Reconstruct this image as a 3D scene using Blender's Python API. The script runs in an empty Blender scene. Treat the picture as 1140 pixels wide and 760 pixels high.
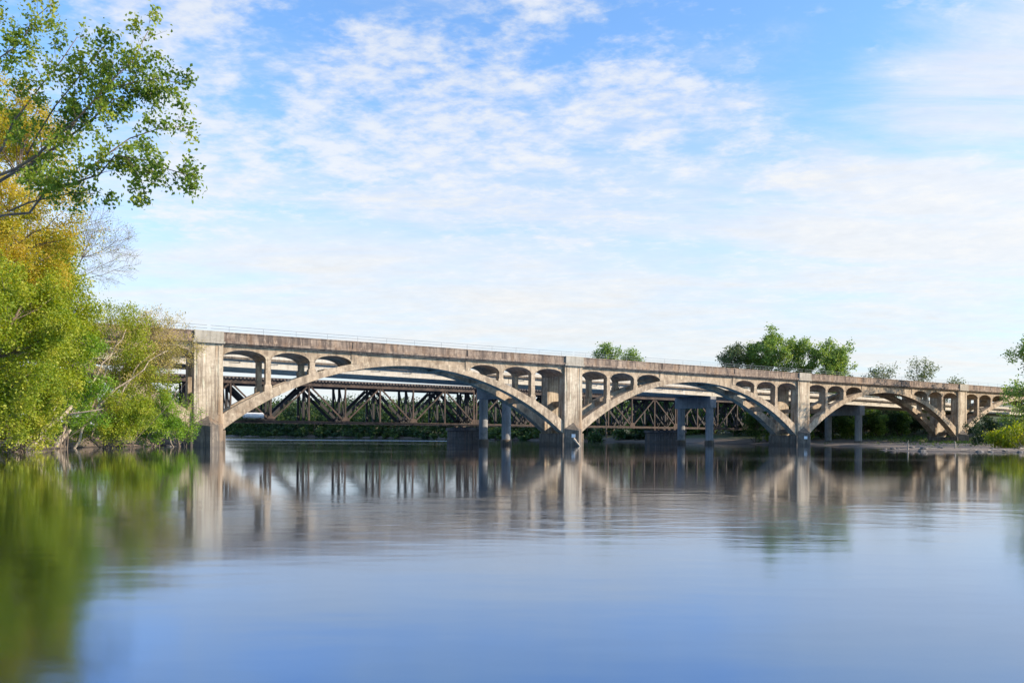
import bpy, math, random
import numpy as np
from mathutils import Vector, Matrix

SC = bpy.context.scene
COL = SC.collection
rng = np.random.default_rng(11)
random.seed(5)
PI = math.pi

# ------------------------------------------------------------------ photo -> world
F, HY, ROLL, CAMZ = 865.0, 485.3, 0.007, 1.5
def at(px, py, D):
    xp = px + ROLL*(py-HY); yp = py - ROLL*(px-570)
    return np.array([(xp-570)/F*D, D, CAMZ+(HY-yp)/F*D])

TH = math.atan2(0.5095, 0.8605)           # heading of the three bridges
U = np.array([math.cos(TH), math.sin(TH), 0]); V = np.array([-math.sin(TH), math.cos(TH), 0])
P0 = np.array([-37.62, 96.1, 0.0])        # first arch pier, middle of its river face
def bw(s, v, z): return P0 + U*s + V*v + np.array([0, 0, z])

# ------------------------------------------------------------------ mesh helpers
class MB:
    def __init__(s): s.v = []; s.f = []; s.n = 0
    def add(s, vs, fs):
        s.v.append(np.asarray(vs, float).reshape(-1, 3)); s.f += [tuple(i+s.n for i in f) for f in fs]; s.n += len(s.v[-1])
    def box(s, x0, x1, y0, y1, z0, z1):
        s.add([(x0,y0,z0),(x1,y0,z0),(x1,y1,z0),(x0,y1,z0),(x0,y0,z1),(x1,y0,z1),(x1,y1,z1),(x0,y1,z1)],
              [(0,3,2,1),(4,5,6,7),(0,1,5,4),(1,2,6,5),(2,3,7,6),(3,0,4,7)])
    def sweep(s, secs):
        """secs: list of closed rings with equal vertex count"""
        k = len(secs[0]); fs = []
        for i in range(len(secs)-1):
            for j in range(k):
                a, b = i*k+j, i*k+(j+1) % k
                fs.append((a, b, b+k, a+k))
        fs.append(tuple(range(k-1, -1, -1))); fs.append(tuple((len(secs)-1)*k+j for j in range(k)))
        s.add([p for r in secs for p in r], fs)
    def bar(s, p, q, w, d):
        p, q = np.array(p, float), np.array(q, float); t = (q-p)/np.linalg.norm(q-p)
        up = np.array([0, 1.0, 0]); a = np.cross(t, up); a /= np.linalg.norm(a); b = np.cross(t, a)
        s.sweep([[c + a*x*w/2 + b*y*d/2 for x, y in ((-1,-1),(1,-1),(1,1),(-1,1))] for c in (p, q)])
    def tube(s, pts, rad, k=6):
        pts = np.asarray(pts, float); n = len(pts)
        t = np.gradient(pts, axis=0); t /= np.linalg.norm(t, axis=1)[:, None]+1e-9
        ref = np.array([0, 0, 1.0]) if abs(t[:, 2]).mean() < .8 else np.array([1.0, 0, 0])
        a = np.cross(t, ref); a /= np.linalg.norm(a, axis=1)[:, None]+1e-9
        b = np.cross(t, a); rad = np.broadcast_to(rad, (n,))
        an = np.arange(k)*2*PI/k
        ring = pts[:, None, :] + rad[:, None, None]*(a[:, None, :]*np.cos(an)[None, :, None] + b[:, None, :]*np.sin(an)[None, :, None])
        i = np.arange(n-1)[:, None]*k; j = np.arange(k)[None, :]; j2 = (j+1) % k
        f = np.stack([i+j, i+j2, i+k+j2, i+k+j], -1).reshape(-1, 4)
        s.add(ring.reshape(-1, 3), [tuple(x) for x in f.tolist()] + [tuple((n-1)*k+x for x in range(k))])
    def lathe(s, x, y, prof, k=20):
        an = np.arange(k)*2*PI/k
        s.sweep([[(x+r*math.cos(a), y+r*math.sin(a), z) for a in an] for r, z in prof])
    def build(s, name, mat, parent=None, smooth=False, bevel=0):
        me = bpy.data.meshes.new(name)
        me.from_pydata(np.concatenate(s.v).tolist(), [], s.f); me.materials.append(mat)
        if smooth: me.shade_smooth()
        o = bpy.data.objects.new(name, me); COL.objects.link(o); o.parent = parent
        if bevel:
            m = o.modifiers.new('bevel', 'BEVEL'); m.width = bevel; m.segments = 2; m.limit_method = 'ANGLE'
        return o
def tag(o, label=None, cat=None, group=None, kind=None):
    for k, v in (('label', label), ('category', cat), ('group', group), ('kind', kind)):
        if v: o[k] = v
    return o
def empty(name, loc=(0,0,0), rz=0, **k):
    o = bpy.data.objects.new(name, None); COL.objects.link(o); o.location = loc; o.rotation_euler.z = rz
    o.empty_display_size = .5
    return tag(o, **k)
def part_empty(name, parent):
    o = bpy.data.objects.new(name, None); COL.objects.link(o); o.parent = parent; return o
def quads_mesh(name, v, mat, parent=None):
    """v: (N,4,3) array of loose quads, fast path"""
    v = np.asarray(v, np.float32); n = len(v)
    me = bpy.data.meshes.new(name)
    me.vertices.add(n*4); me.vertices.foreach_set('co', v.ravel())
    me.loops.add(n*4); me.loops.foreach_set('vertex_index', np.arange(n*4, dtype=np.int32))
    me.polygons.add(n); me.polygons.foreach_set('loop_start', np.arange(0, n*4, 4, dtype=np.int32))
    me.update(calc_edges=True); me.validate(); me.materials.append(mat)
    o = bpy.data.objects.new(name, me); COL.objects.link(o); o.parent = parent
    return o
def leaf_quads(c, size, up=.35, droop=0.0):
    n = len(c); size = np.asarray(size)*rng.uniform(.65, 1.3, n)
    nr = rng.normal(size=(n, 3)); nr[:, 2] += up*1.5; nr /= np.linalg.norm(nr, axis=1)[:, None]
    a = rng.normal(size=(n, 3)); a[:, 2] -= droop; a -= nr*(a*nr).sum(1)[:, None]; a /= np.linalg.norm(a, axis=1)[:, None]
    b = np.cross(nr, a); L = size[:, None]; fold = nr*L*.10
    return np.stack([c-a*L*.5, c+b*L*.36+fold-a*L*.08, c+a*L*.55, c-b*L*.36+fold-a*L*.08], 1)

# ------------------------------------------------------------------ materials
def mat(name):
    m = bpy.data.materials.new(name); m.use_nodes = True; nt = m.node_tree
    return m, nt, nt.nodes['Principled BSDF']
def N(nt, t, **k):
    n = nt.nodes.new(t)
    for a, b in k.items(): setattr(n, a, b)
    return n
def noise(nt, vec, scale, detail=4, rough=.55, mapscale=None, dist=0):
    if mapscale:
        mp = N(nt, 'ShaderNodeMapping'); mp.inputs['Scale'].default_value = mapscale; nt.links.new(vec, mp.inputs[0]); vec = mp.outputs[0]
    n = N(nt, 'ShaderNodeTexNoise'); n.inputs['Scale'].default_value = scale; n.inputs['Detail'].default_value = detail
    n.inputs['Roughness'].default_value = rough; n.inputs['Distortion'].default_value = dist
    nt.links.new(vec, n.inputs['Vector']); return n.outputs['Fac']
def ramp(nt, fac, stops):
    r = N(nt, 'ShaderNodeValToRGB'); e = r.color_ramp.elements
    while len(e) < len(stops): e.new(.5)
    for i, (p, c) in enumerate(stops):
        e[i].position = p; e[i].color = (*c, 1) if len(c) == 3 else c
    nt.links.new(fac, r.inputs[0]); return r.outputs['Color']
def mixc(nt, fac, a, b, mode='MIX'):
    m = N(nt, 'ShaderNodeMix', data_type='RGBA', blend_type=mode)
    for sock, v in ((m.inputs[0], fac), (m.inputs[6], a), (m.inputs[7], b)):
        if hasattr(v, 'is_output'): nt.links.new(v, sock)
        elif isinstance(v, tuple): sock.default_value = (*v, 1)
        else: sock.default_value = v
    return m.outputs[2]
def math_(nt, op, a, b=None, c=None, clamp=False):
    m = N(nt, 'ShaderNodeMath', operation=op, use_clamp=clamp)
    for i, v in enumerate((a, b, c)):
        if v is None: continue
        if hasattr(v, 'is_output'): nt.links.new(v, m.inputs[i])
        else: m.inputs[i].default_value = v
    return m.outputs[0]
def sstep(nt, v, a, b):
    m = N(nt, 'ShaderNodeMapRange', interpolation_type='SMOOTHSTEP'); nt.links.new(v, m.inputs[0])
    m.inputs[1].default_value = a; m.inputs[2].default_value = b; return m.outputs[0]
def bump(nt, p, h, dist=.02, strength=.6):
    b = N(nt, 'ShaderNodeBump'); b.inputs['Distance'].default_value = dist; b.inputs['Strength'].default_value = strength
    nt.links.new(h, b.inputs['Height']); nt.links.new(b.outputs[0], p.inputs['Normal'])

def concrete(name, lo, hi, stain, streak=.6, wet=True, board=.25, rust=.2, vs=.13, sc=1.0):
    m, nt, p = mat(name)
    tc = N(nt, 'ShaderNodeTexCoord').outputs['Object']
    sep = N(nt, 'ShaderNodeSeparateXYZ'); nt.links.new(tc, sep.inputs[0]); z = sep.outputs[2]
    big = noise(nt, tc, .35, 5, .6); mid = noise(nt, tc, 1.7, 6, .65); fine = noise(nt, tc, 14, 5, .7)
    c = ramp(nt, math_(nt, 'ADD', math_(nt, 'MULTIPLY', big, .55), math_(nt, 'MULTIPLY', mid, .45)), [(.40, lo), (.60, hi)])
    st = noise(nt, tc, 1, 5, .62, (2.3*sc, 2.3*sc, vs*sc))                    # run-off streaks
    c = mixc(nt, math_(nt, 'MULTIPLY', sstep(nt, st, .47, .62), streak), c, stain)
    st2 = noise(nt, tc, 1, 4, .6, (5.5*sc, 5.5*sc, vs*1.7*sc))
    c = mixc(nt, math_(nt, 'MULTIPLY', sstep(nt, st2, .52, .66), streak*.7), c, tuple(x*.55 for x in stain))
    lime = noise(nt, tc, 1, 4, .6, (3.1*sc, 3.1*sc, vs*2.7*sc))
    c = mixc(nt, math_(nt, 'MULTIPLY', sstep(nt, lime, .58, .68), .5), c, tuple(min(.62, x*1.45) for x in hi))
    ru = noise(nt, tc, 1, 3, .5, (.9, .9, vs*.55))
    c = mixc(nt, math_(nt, 'MULTIPLY', sstep(nt, ru, .53, .66), rust), c, (.30, .155, .06))
    spall = noise(nt, tc, .9, 3, .75, None, .6)
    c = mixc(nt, math_(nt, 'MULTIPLY', sstep(nt, spall, .60, .66), .55), c, tuple(x*.6 for x in lo))
    bd = math_(nt, 'FRACT', math_(nt, 'MULTIPLY', z, 1/.62))
    line = math_(nt, 'MULTIPLY', sstep(nt, bd, .93, .99), board)
    c = mixc(nt, line, c, tuple(x*.6 for x in stain))
    c = mixc(nt, math_(nt, 'MULTIPLY', sstep(nt, fine, .45, .8), .25), c, stain)
    if wet:
        c = mixc(nt, math_(nt, 'MULTIPLY', math_(nt, 'SUBTRACT', 1.0, sstep(nt, math_(nt, 'ADD', z, math_(nt, 'MULTIPLY', mid, .8)), .75, 1.25)), .55), c, (.07, .056, .044))
    nt.links.new(c, p.inputs['Base Color']); p.inputs['Roughness'].default_value = .9
    bump(nt, p, math_(nt, 'ADD', math_(nt, 'ADD', mid, math_(nt, 'MULTIPLY', fine, .35)), math_(nt, 'MULTIPLY', bd, .12)), .05, .6)
    return m
def simple(name, c1, c2, scale=3, rough=.8, metal=0, mapscale=None, bd=.02):
    m, nt, p = mat(name); tc = N(nt, 'ShaderNodeTexCoord').outputs['Object']
    n = noise(nt, tc, scale, 6, .65, mapscale)
    nt.links.new(ramp(nt, n, [(.3, c1), (.7, c2)]), p.inputs['Base Color'])
    p.inputs['Roughness'].default_value = rough; p.inputs['Metallic'].default_value = metal
    bump(nt, p, n, bd, .6); return m
def leafmat(name, c1, c2, c3, trans=.35, ns=.45):
    m, nt, p = mat(name)
    g = N(nt, 'ShaderNodeNewGeometry'); tc = N(nt, 'ShaderNodeTexCoord').outputs['Object']
    n = noise(nt, tc, ns, 3, .6)
    f = math_(nt, 'ADD', math_(nt, 'MULTIPLY', g.outputs['Random Per Island'], .34), math_(nt, 'MULTIPLY', math_(nt, 'SUBTRACT', n, .5), 1.5))
    f = math_(nt, 'ADD', f, .34)
    c = ramp(nt, f, [(.25, c1), (.55, c2), (.88, c3)])
    nt.links.new(c, p.inputs['Base Color']); p.inputs['Roughness'].default_value = .55
    p.inputs['Specular IOR Level'].default_value = .35
    tr = N(nt, 'ShaderNodeBsdfTranslucent')
    hs = N(nt, 'ShaderNodeHueSaturation'); hs.inputs['Hue'].default_value = .485; hs.inputs['Saturation'].default_value = 1.1; hs.inputs['Value'].default_value = 1.25
    nt.links.new(c, hs.inputs['Color']); nt.links.new(hs.outputs[0], tr.inputs['Color'])
    mx = N(nt, 'ShaderNodeMixShader'); mx.inputs[0].default_value = trans
    nt.links.new(p.outputs[0], mx.inputs[1]); nt.links.new(tr.outputs[0], mx.inputs[2])
    nt.links.new(mx.outputs[0], nt.nodes['Material Output'].inputs[0]); return m

M = {}
M['conc'] = concrete('arch_concrete', (.255,.186,.120), (.46,.352,.240), (.115,.080,.054), .52, vs=.75, sc=.6, rust=.12)
M['pier'] = concrete('pier_concrete', (.29,.22,.145), (.53,.43,.31), (.12,.085,.057), .75, rust=.4)
M['parapet'] = concrete('parapet_concrete', (.15,.102,.074), (.30,.222,.16), (.065,.046,.037), .75, wet=False, board=.15, vs=.3, sc=.8)
M['block'] = concrete('block_concrete', (.27,.235,.18), (.37,.325,.26), (.16,.13,.10), .35, wet=False, rust=.05)
M['dark_conc'] = concrete('weathered_shade_concrete', (.105,.082,.061), (.20,.16,.118), (.04,.033,.027), .75)  # dark from weathering; on the highway slab the tone is painted shade
M['pale'] = concrete('pale_concrete', (.46,.41,.33), (.56,.51,.42), (.33,.28,.22), .25, wet=False, board=0, rust=.03)
M['grey'] = concrete('grey_concrete', (.21,.205,.20), (.28,.275,.265), (.14,.135,.13), .3, board=.1, rust=.05)
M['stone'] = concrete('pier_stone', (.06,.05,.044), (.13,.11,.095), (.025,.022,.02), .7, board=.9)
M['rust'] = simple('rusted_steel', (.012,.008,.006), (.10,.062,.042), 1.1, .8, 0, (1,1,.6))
M['black_steel'] = simple('shaded_steel', (.007,.006,.005), (.03,.023,.02), 1.8, .7)  # rusted steel darkened to paint in the shade on the inner truss planes
M['tie'] = simple('tie_wood', (.06,.045,.035), (.2,.16,.13), 3, .9)
M['galv'] = simple('galvanised_pipe', (.14,.15,.16), (.24,.25,.26), 4, .55, .3)
M['white'] = simple('white_paint', (.55,.54,.51), (.82,.81,.78), 1.6, .5)
M['bark'] = simple('brown_bark', (.075,.052,.036), (.20,.145,.10), 5, .95, 0, (1,1,.25), .05)
M['pale_bark'] = simple('pale_bark', (.20,.145,.095), (.42,.33,.235), 5, .95, 0, (1,1,.25), .04)
M['grey_bark'] = simple('grey_bark', (.085,.068,.055), (.20,.165,.135), 5, .95, 0, (1,1,.25), .04)
M['drift'] = simple('driftwood', (.26,.205,.15), (.44,.36,.275), 5, .9, 0, (1,1,.3), .03)
M['rock'] = simple('bank_rock', (.07,.058,.048), (.20,.17,.145), 3, .95, 0, None, .08)
M['cotton'] = leafmat('cottonwood_leaf', (.085,.15,.018), (.17,.245,.028), (.35,.37,.05), .5)
M['yellow'] = leafmat('yellow_leaf', (.27,.30,.03), (.48,.40,.045), (.60,.43,.09), .6)
M['lime'] = leafmat('lime_leaf', (.14,.215,.014), (.29,.335,.026), (.48,.44,.06), .5)
M['bright'] = leafmat('bright_leaf', (.11,.22,.02), (.21,.34,.028), (.37,.44,.06), .5)
M['tan'] = leafmat('tan_leaf', (.26,.24,.04), (.42,.33,.085), (.52,.42,.15), .38)
M['mid'] = leafmat('mid_leaf', (.035,.085,.016), (.08,.145,.022), (.17,.22,.03), .32)
M['sunny'] = leafmat('sunny_leaf', (.11,.20,.045), (.20,.30,.065), (.33,.40,.09), .48)
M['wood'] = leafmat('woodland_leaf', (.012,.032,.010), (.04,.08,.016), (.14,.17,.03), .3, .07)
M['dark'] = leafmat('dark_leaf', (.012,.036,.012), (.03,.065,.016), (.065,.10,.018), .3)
M['grey_leaf'] = leafmat('grey_green_leaf', (.09,.125,.05), (.15,.185,.065), (.23,.25,.09), .32)

# ------------------------------------------------------------------ ground and river
LEFT = np.array([(-2500,3000),(-420,3000),(-420,1100),(-330,800),(-255,620),(-135,340),(-78,200),(-48,113),(-43.5,99),(-42.2,93),(-44.8,84),(-43.6,75),
                 (-40.2,61),(-34,48),(-27.5,36),(-23,26),(-18.5,14),(-14,3),(-6,-2.5),(30,-6),(120,-40),(400,-200),(2500,-1200),(-2500,-1200)], float)
RIGHT = np.array([(61,92.5),(53,92),(48,95),(47,101),(51,108),(60,118),(64,135),(65,150),(60,172),(50,192),(35,235),(5,282),(-48,380),(-130,480),(-225,610),
                  (-300,800),(-420,1100),(-420,3000),(3000,3000),(3000,-1000),(800,-300),(300,20),(140,72),(90,87)], float)
def sdist(poly, x, y):
    a = poly; b = np.roll(poly, -1, 0); d = np.full(x.shape, 1e9); ins = np.zeros(x.shape, bool)
    for (ax, ay), (bx, by) in zip(a, b):
        ex, ey = bx-ax, by-ay; t = np.clip(((x-ax)*ex+(y-ay)*ey)/(ex*ex+ey*ey), 0, 1)
        d = np.minimum(d, np.hypot(x-ax-t*ex, y-ay-t*ey))
        with np.errstate(divide='ignore', invalid='ignore'):
            c = ((ay > y) != (by > y)) & (x < (bx-ax)*(y-ay)/(by-ay+1e-12)+ax)
        ins ^= c
    return np.where(ins, d, -d)
def sm(t): t = np.clip(t, 0, 1); return t*t*(3-2*t)
def vn(x, y, s):
    return (np.sin(x*s+1.3*np.sin(y*s*.7+.5))*np.cos(y*s*1.1+1.7*np.sin(x*s*.6+2)) + .5*np.sin(x*s*2.3+y*s*1.9+1))*.6
def height(x, y):
    x, y = np.asarray(x, float), np.asarray(y, float)
    w = vn(x, y, .9)*.5 + vn(x, y, .35)*.9
    dl, dr = sdist(LEFT, x, y)+w*.8, sdist(RIGHT, x, y)+w
    hl = np.where(dl > 0, 1.15*sm(dl/2.6)+2.3*sm((dl-3)/22)+2*sm((dl-30)/120), np.maximum(dl*.35, -2.6))
    hr = np.where(dr > 0, .32*sm(dr/5)+.45*sm(dr/50)+3.0*sm((dr-60)/60), np.maximum(dr*.25, -2.6))
    hr = hr + np.where(dr > 0, 2.0*sm((y-175)/60)*sm((dr-2)/12), 0)
    hr = hr + np.where(dr > 0, 9*sm((y-225)/60)*sm((dr-35)/70), 0)
    h = np.maximum(hl, hr)
    return h + (vn(x, y, 1.7)*.05 + vn(x, y, 4.1)*.02)*np.clip(np.maximum(dl, dr), -.5, 1.5) - .03
def hz(x, y): return float(height(np.array([x]), np.array([y]))[0])

def axis(lo, a, b, hi, fine, n):
    g = np.linspace(0, 1, n)**2.4
    return np.concatenate([(a-(a-lo)*g)[::-1][:-1], np.arange(a, b, fine), b+(hi-b)*g])
gx, gy = axis(-2500, -75, 130, 3000, 1.0, 45), axis(-1200, 8, 250, 3000, 1.0, 45)
GX, GY = np.meshgrid(gx, gy); GZ = height(GX, GY)
nx, ny = len(gx), len(gy)
ii = (np.arange(ny-1)[:, None]*nx + np.arange(nx-1)[None, :]).ravel()
g = MB(); g.add(np.stack([GX, GY, GZ], -1).reshape(-1, 3), np.stack([ii, ii+1, ii+nx+1, ii+nx], 1).tolist())
m, nt, p = mat('bank_earth')
tc = N(nt, 'ShaderNodeTexCoord').outputs['Object']; sep = N(nt, 'ShaderNodeSeparateXYZ'); nt.links.new(tc, sep.inputs[0])
n1 = noise(nt, tc, .5, 6, .65); n2 = noise(nt, tc, 4, 6, .7)
mud = ramp(nt, n2, [(.3, (.085, .06, .042)), (.7, (.24, .18, .13))])
grs = ramp(nt, n1, [(.3, (.03, .045, .012)), (.7, (.08, .09, .025))])
c = mixc(nt, sstep(nt, math_(nt, 'ADD', sep.outputs[2], math_(nt, 'MULTIPLY', n1, 1.0)), 1.35, 2.2), mud, grs)
c = mixc(nt, sstep(nt, sep.outputs[2], .16, .03), c, (.05, .037, .028))
nt.links.new(c, p.inputs['Base Color']); p.inputs['Roughness'].default_value = .9; bump(nt, p, n2, .12, .8)
tag(g.build('ground', m, smooth=True), kind='structure')

m, nt, p = mat('river_water')
tc = N(nt, 'ShaderNodeTexCoord').outputs['Object']; sep = N(nt, 'ShaderNodeSeparateXYZ'); nt.links.new(tc, sep.inputs[0])
p.inputs['Base Color'].default_value = (.055, .205, .45, 1)
w1 = noise(nt, tc, 1, 3, .5, (.22, .55, 1)); w2 = noise(nt, tc, 1, 3, .55, (1.3, 2.6, 1)); patch = noise(nt, tc, 1, 3, .55, (.018, .05, 1))
calm = sstep(nt, patch, .42, .62)
nearw = sstep(nt, math_(nt, 'ADD', sep.outputs[1], math_(nt, 'MULTIPLY', patch, 8)), 34, 9)
gx_ = math_(nt, 'DIVIDE', math_(nt, 'SUBTRACT', sep.outputs[0], 3.0), 9.0); gy_ = math_(nt, 'DIVIDE', math_(nt, 'SUBTRACT', sep.outputs[1], 17.0), 6.0)
gust = math_(nt, 'MULTIPLY', sstep(nt, math_(nt, 'ADD', math_(nt, 'MULTIPLY', gx_, gx_), math_(nt, 'MULTIPLY', gy_, gy_)), 1.6, 0), sstep(nt, noise(nt, tc, 1, 3, .6, (.25, .5, 1)), .35, .65))   # a light gust roughens one patch
w3 = noise(nt, tc, 1, 2, .5, (2.2, 6.5, 1), .4)
h = math_(nt, 'ADD', math_(nt, 'MULTIPLY', w1, .5), math_(nt, 'MULTIPLY', w2, math_(nt, 'ADD', math_(nt, 'MULTIPLY', calm, .22), .03)))
h = math_(nt, 'ADD', h, math_(nt, 'MULTIPLY', w3, math_(nt, 'MULTIPLY', gust, .22)))
rip = noise(nt, tc, 1, 2, .5, (.02, .12, 1))
band = math_(nt, 'MULTIPLY', sstep(nt, math_(nt, 'ABSOLUTE', math_(nt, 'SUBTRACT', math_(nt, 'ADD', sep.outputs[1], math_(nt, 'MULTIPLY', rip, 8)), 224)), 8, 4), sstep(nt, sep.outputs[0], -2, -16))
nt.links.new(math_(nt, 'ADD', math_(nt, 'ADD', .05, math_(nt, 'MULTIPLY', nearw, .05)), math_(nt, 'ADD', math_(nt, 'MULTIPLY', calm, .03), math_(nt, 'MULTIPLY', band, .4))), p.inputs['Roughness'])
bump(nt, p, math_(nt, 'MULTIPLY', h, math_(nt, 'ADD', math_(nt, 'ADD', .12, math_(nt, 'MULTIPLY', nearw, .5)), math_(nt, 'MULTIPLY', gust, .2))), .06, .6)
p.inputs['Metallic'].default_value = 1.0        # mirror-like metal; blue sky reflection put into the base colour, neutral at grazing angles
g = MB(); g.add([(-2600,-1300,0),(3100,-1300,0),(3100,3000,0),(-2600,3000,0)], [(0,1,2,3)])
tag(g.build('river', m), kind='structure')

# ------------------------------------------------------------------ concrete arch bridge
def intr(t): return 11.3 - 9.3*(.93*t*t + .07*t**6)
def extr(t): return intr(t) + .85 + 1.15*abs(t)**3
L = 54.9; MID = L/2; HS = MID-1.7
bridge = empty('arch_bridge', P0, TH, label='long tan concrete arch bridge with pierced spandrels and a solid parapet crossing the river', cat='bridge')
COLS = [(7.0, 7.66), (12.68, 13.38)]; OPEN = [(1.7, 7.0), (7.66, 12.68), (13.38, 18.5)]
for sp in range(-1, 5):
    b0 = sp*L
    if sp <= 3:
        for v0, v1 in ((.1, 1.5), (4.8, 6.2)):
            mb = MB(); secs = []
            for k in range(61):
                s = 1.2 + (L-2.4)*k/60; t = (s-MID)/HS; tt = max(-1, min(1, t))
                zi, ze = intr(tt), extr(tt)
                if abs(t) > 1: zi -= (abs(t)-1)*HS*.9; ze -= (abs(t)-1)*HS*.9
                secs.append([(b0+s, v0, zi), (b0+s, v1, zi), (b0+s, v1, ze), (b0+s, v0, ze)])
            mb.sweep(secs); mb.build('arch_rib', M['conc'], bridge)
        # struts between the ribs
        for s in (8.6, 15.6, 22.5, L-22.5, L-15.6, L-8.6):
            t = (s-MID)/HS; zi = intr(t); mb = MB()
            mb.box(b0+s-.55, b0+s+.55, 1.502, 4.798, zi+.05, zi+.95); mb.build('cross_strut', M['conc'], bridge, bevel=.03)
        # spandrel columns, front and back
        for a, c in COLS + [(L-c_, L-a_) for a_, c_ in COLS]:
            for v0, v1 in ((.18, 1.1), (5.2, 6.12)):
                zb = min(extr((a-MID)/HS), extr((c-MID)/HS)) - .25
                ze = max(extr((a-MID)/HS), extr((c-MID)/HS))
                mb = MB(); mb.sweep([[(b0+a-e, v0-e*.4, z), (b0+c+e, v0-e*.4, z), (b0+c+e, v1+e*.4, z), (b0+a-e, v1+e*.4, z)]
                                     for z, e in ((zb, .14), (ze+.35, .14), (ze+.5, 0), (11.3, 0))])
                mb.build('spandrel_column', M['conc'], bridge)
        # barrel arcades over the columns, both haunches
        for side in (0, 1):
            ss = np.unique(np.concatenate([np.linspace(a, b, 25) for a, b in OPEN] + [[18.9]])); prof = []
            for s in ss:
                zb = 11.12
                for a, b in OPEN:
                    if a <= s <= b: zb = 11.12 + 1.0*(max(0, 1-((s-(a+b)/2)/((b-a)/2))**2))**.55
                prof.append((L-s if side else s, zb))
            if side: prof = prof[::-1]
            mb = MB(); mb.sweep([[(b0+s, .15, zb), (b0+s, 6.15, zb), (b0+s, 6.15, 12.748), (b0+s, .15, 12.748)] for s, zb in prof])
            mb.build('spandrel_arcade', M['conc'], bridge)
            # raised archivolt along each opening
            for a, b in OPEN:
                mb = MB(); secs = []
                for k in range(23):
                    s = a+(b-a)*k/22; x = (s-(a+b)/2)/((b-a)/2); zb = 11.12+1.0*(max(0, 1-x*x))**.55
                    s2 = (a+b)/2+x*((b-a)/2+.02); z2 = zb+.17
                    if side: s, s2 = L-s, L-s2
                    secs.append([(b0+s, .09, zb-.004), (b0+s, .148, zb-.004), (b0+s2, .148, z2), (b0+s2, .09, z2)])
                mb.sweep(secs); mb.build('archivolt', M['conc'], bridge)
        # solid crown walls and pilaster strips
        for v0, v1 in ((.16, .75), (5.55, 6.14)):
            mb = MB(); mb.sweep([[(b0+s, v0, extr((s-MID)/HS)-.12), (b0+s, v1, extr((s-MID)/HS)-.12), (b0+s, v1, 12.747), (b0+s, v0, 12.747)] for s in np.linspace(18.902, L-18.902, 31)])
            mb.build('crown_wall', M['conc'], bridge)
        for s in (18.75, L-18.75):
            mb = MB(); mb.box(b0+s-.42, b0+s+.42, .05, .146, extr((s-MID)/HS)-.06, 12.745); mb.build('pilaster', M['conc'], bridge, bevel=.015)
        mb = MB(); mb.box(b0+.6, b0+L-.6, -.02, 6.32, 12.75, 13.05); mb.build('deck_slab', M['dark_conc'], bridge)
        # cornice, parapets, posts, rails
        for sgn, off in ((1, 0.), (-1, 6.3)):
            f = lambda v: off + sgn*v
            def bx(a, c, v0, v1, z0, z1): v = sorted((f(v0), f(v1))); mb.box(a, c, v[0], v[1], z0, z1)
            mb = MB(); bx(b0+1.864, b0+L-1.864, -.52, -.022, 12.80, 13.12); bx(b0+1.864, b0+L-1.864, -.30, -.022, 12.62, 12.798)
            mb.build('cornice', M['parapet'], bridge, bevel=.02)
            mb = MB(); bx(b0+1.724, b0+L-1.724, -.34, -.06, 13.122, 14.06); bx(b0+1.724, b0+L-1.724, -.41, .0, 14.062, 14.2)
            for s in np.linspace(1.9, L-1.9, 20)[1:-1]:
                bx(b0+s-.12, b0+s+.12, -.362, -.342, 13.124, 14.058)
            mb.build('parapet', M['parapet'], bridge, bevel=.015)
            if sgn == 1:
                for s in (18.75, 36.15):
                    mb = MB(); mb.box(b0+s-.34, b0+s+.34, -.44, -.388, 13.124, 14.06); mb.build('parapet_post', M['parapet'], bridge, bevel=.01)
                mb = MB()
                for s in np.arange(2.4, L-2, 4.18): mb.tube([(b0+s, -.2, 14.1), (b0+s, -.2, 14.92)], .022, 5)
                for z in (14.55, 14.92): mb.tube([(b0+.2, -.2, z), (b0+L-.2, -.2, z)], .024, 5)
                mb.build('pipe_rail', M['galv'], bridge)
    # pier at s = b0
    pr = part_empty('pier', bridge); pr.location = (b0, 0, 0)
    for v0, v1 in ((-.28, 1.55), (4.75, 6.58)):
        mb = MB(); mb.box(-1.7, 1.7, v0, v1, 1.9, 12.7)
        fv = v0 if v0 < 0 else v1
        mb.build('pier_shaft', M['pier'], pr, bevel=.05)
        for a in (-1.4, 1.12):
            mb = MB(); y0 = fv-.05 if v0 < 0 else fv+.003; mb.box(a, a+.28, y0, y0+.047, 3.9, 12.45); mb.build('shaft_strip', M['pier'], pr)
        mb = MB(); w = (-.62, 0.3) if v0 < 0 else (6.0, 6.92)
        mb.box(-1.72, 1.72, w[0], w[1], 13.0, 14.22); mb.box(-1.86, 1.86, w[0]-.06, w[1]+.06, 12.702, 12.998)
        mb.build('pier_block', M['block'], pr, bevel=.03)
    mb = MB(); mb.box(-.7, .7, 1.552, 4.748, 6.5, 7.2); mb.build('cross_beam', M['conc'], pr, bevel=.03)
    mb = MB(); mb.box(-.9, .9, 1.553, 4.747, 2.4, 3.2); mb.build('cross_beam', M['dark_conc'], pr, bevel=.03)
    mb = MB(); mb.box(-2.05, 2.05, -.27, 6.6, -2.5, 2.0); mb.build('pier_base', M['dark_conc'], pr, bevel=.06)
    mb = MB()
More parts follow.
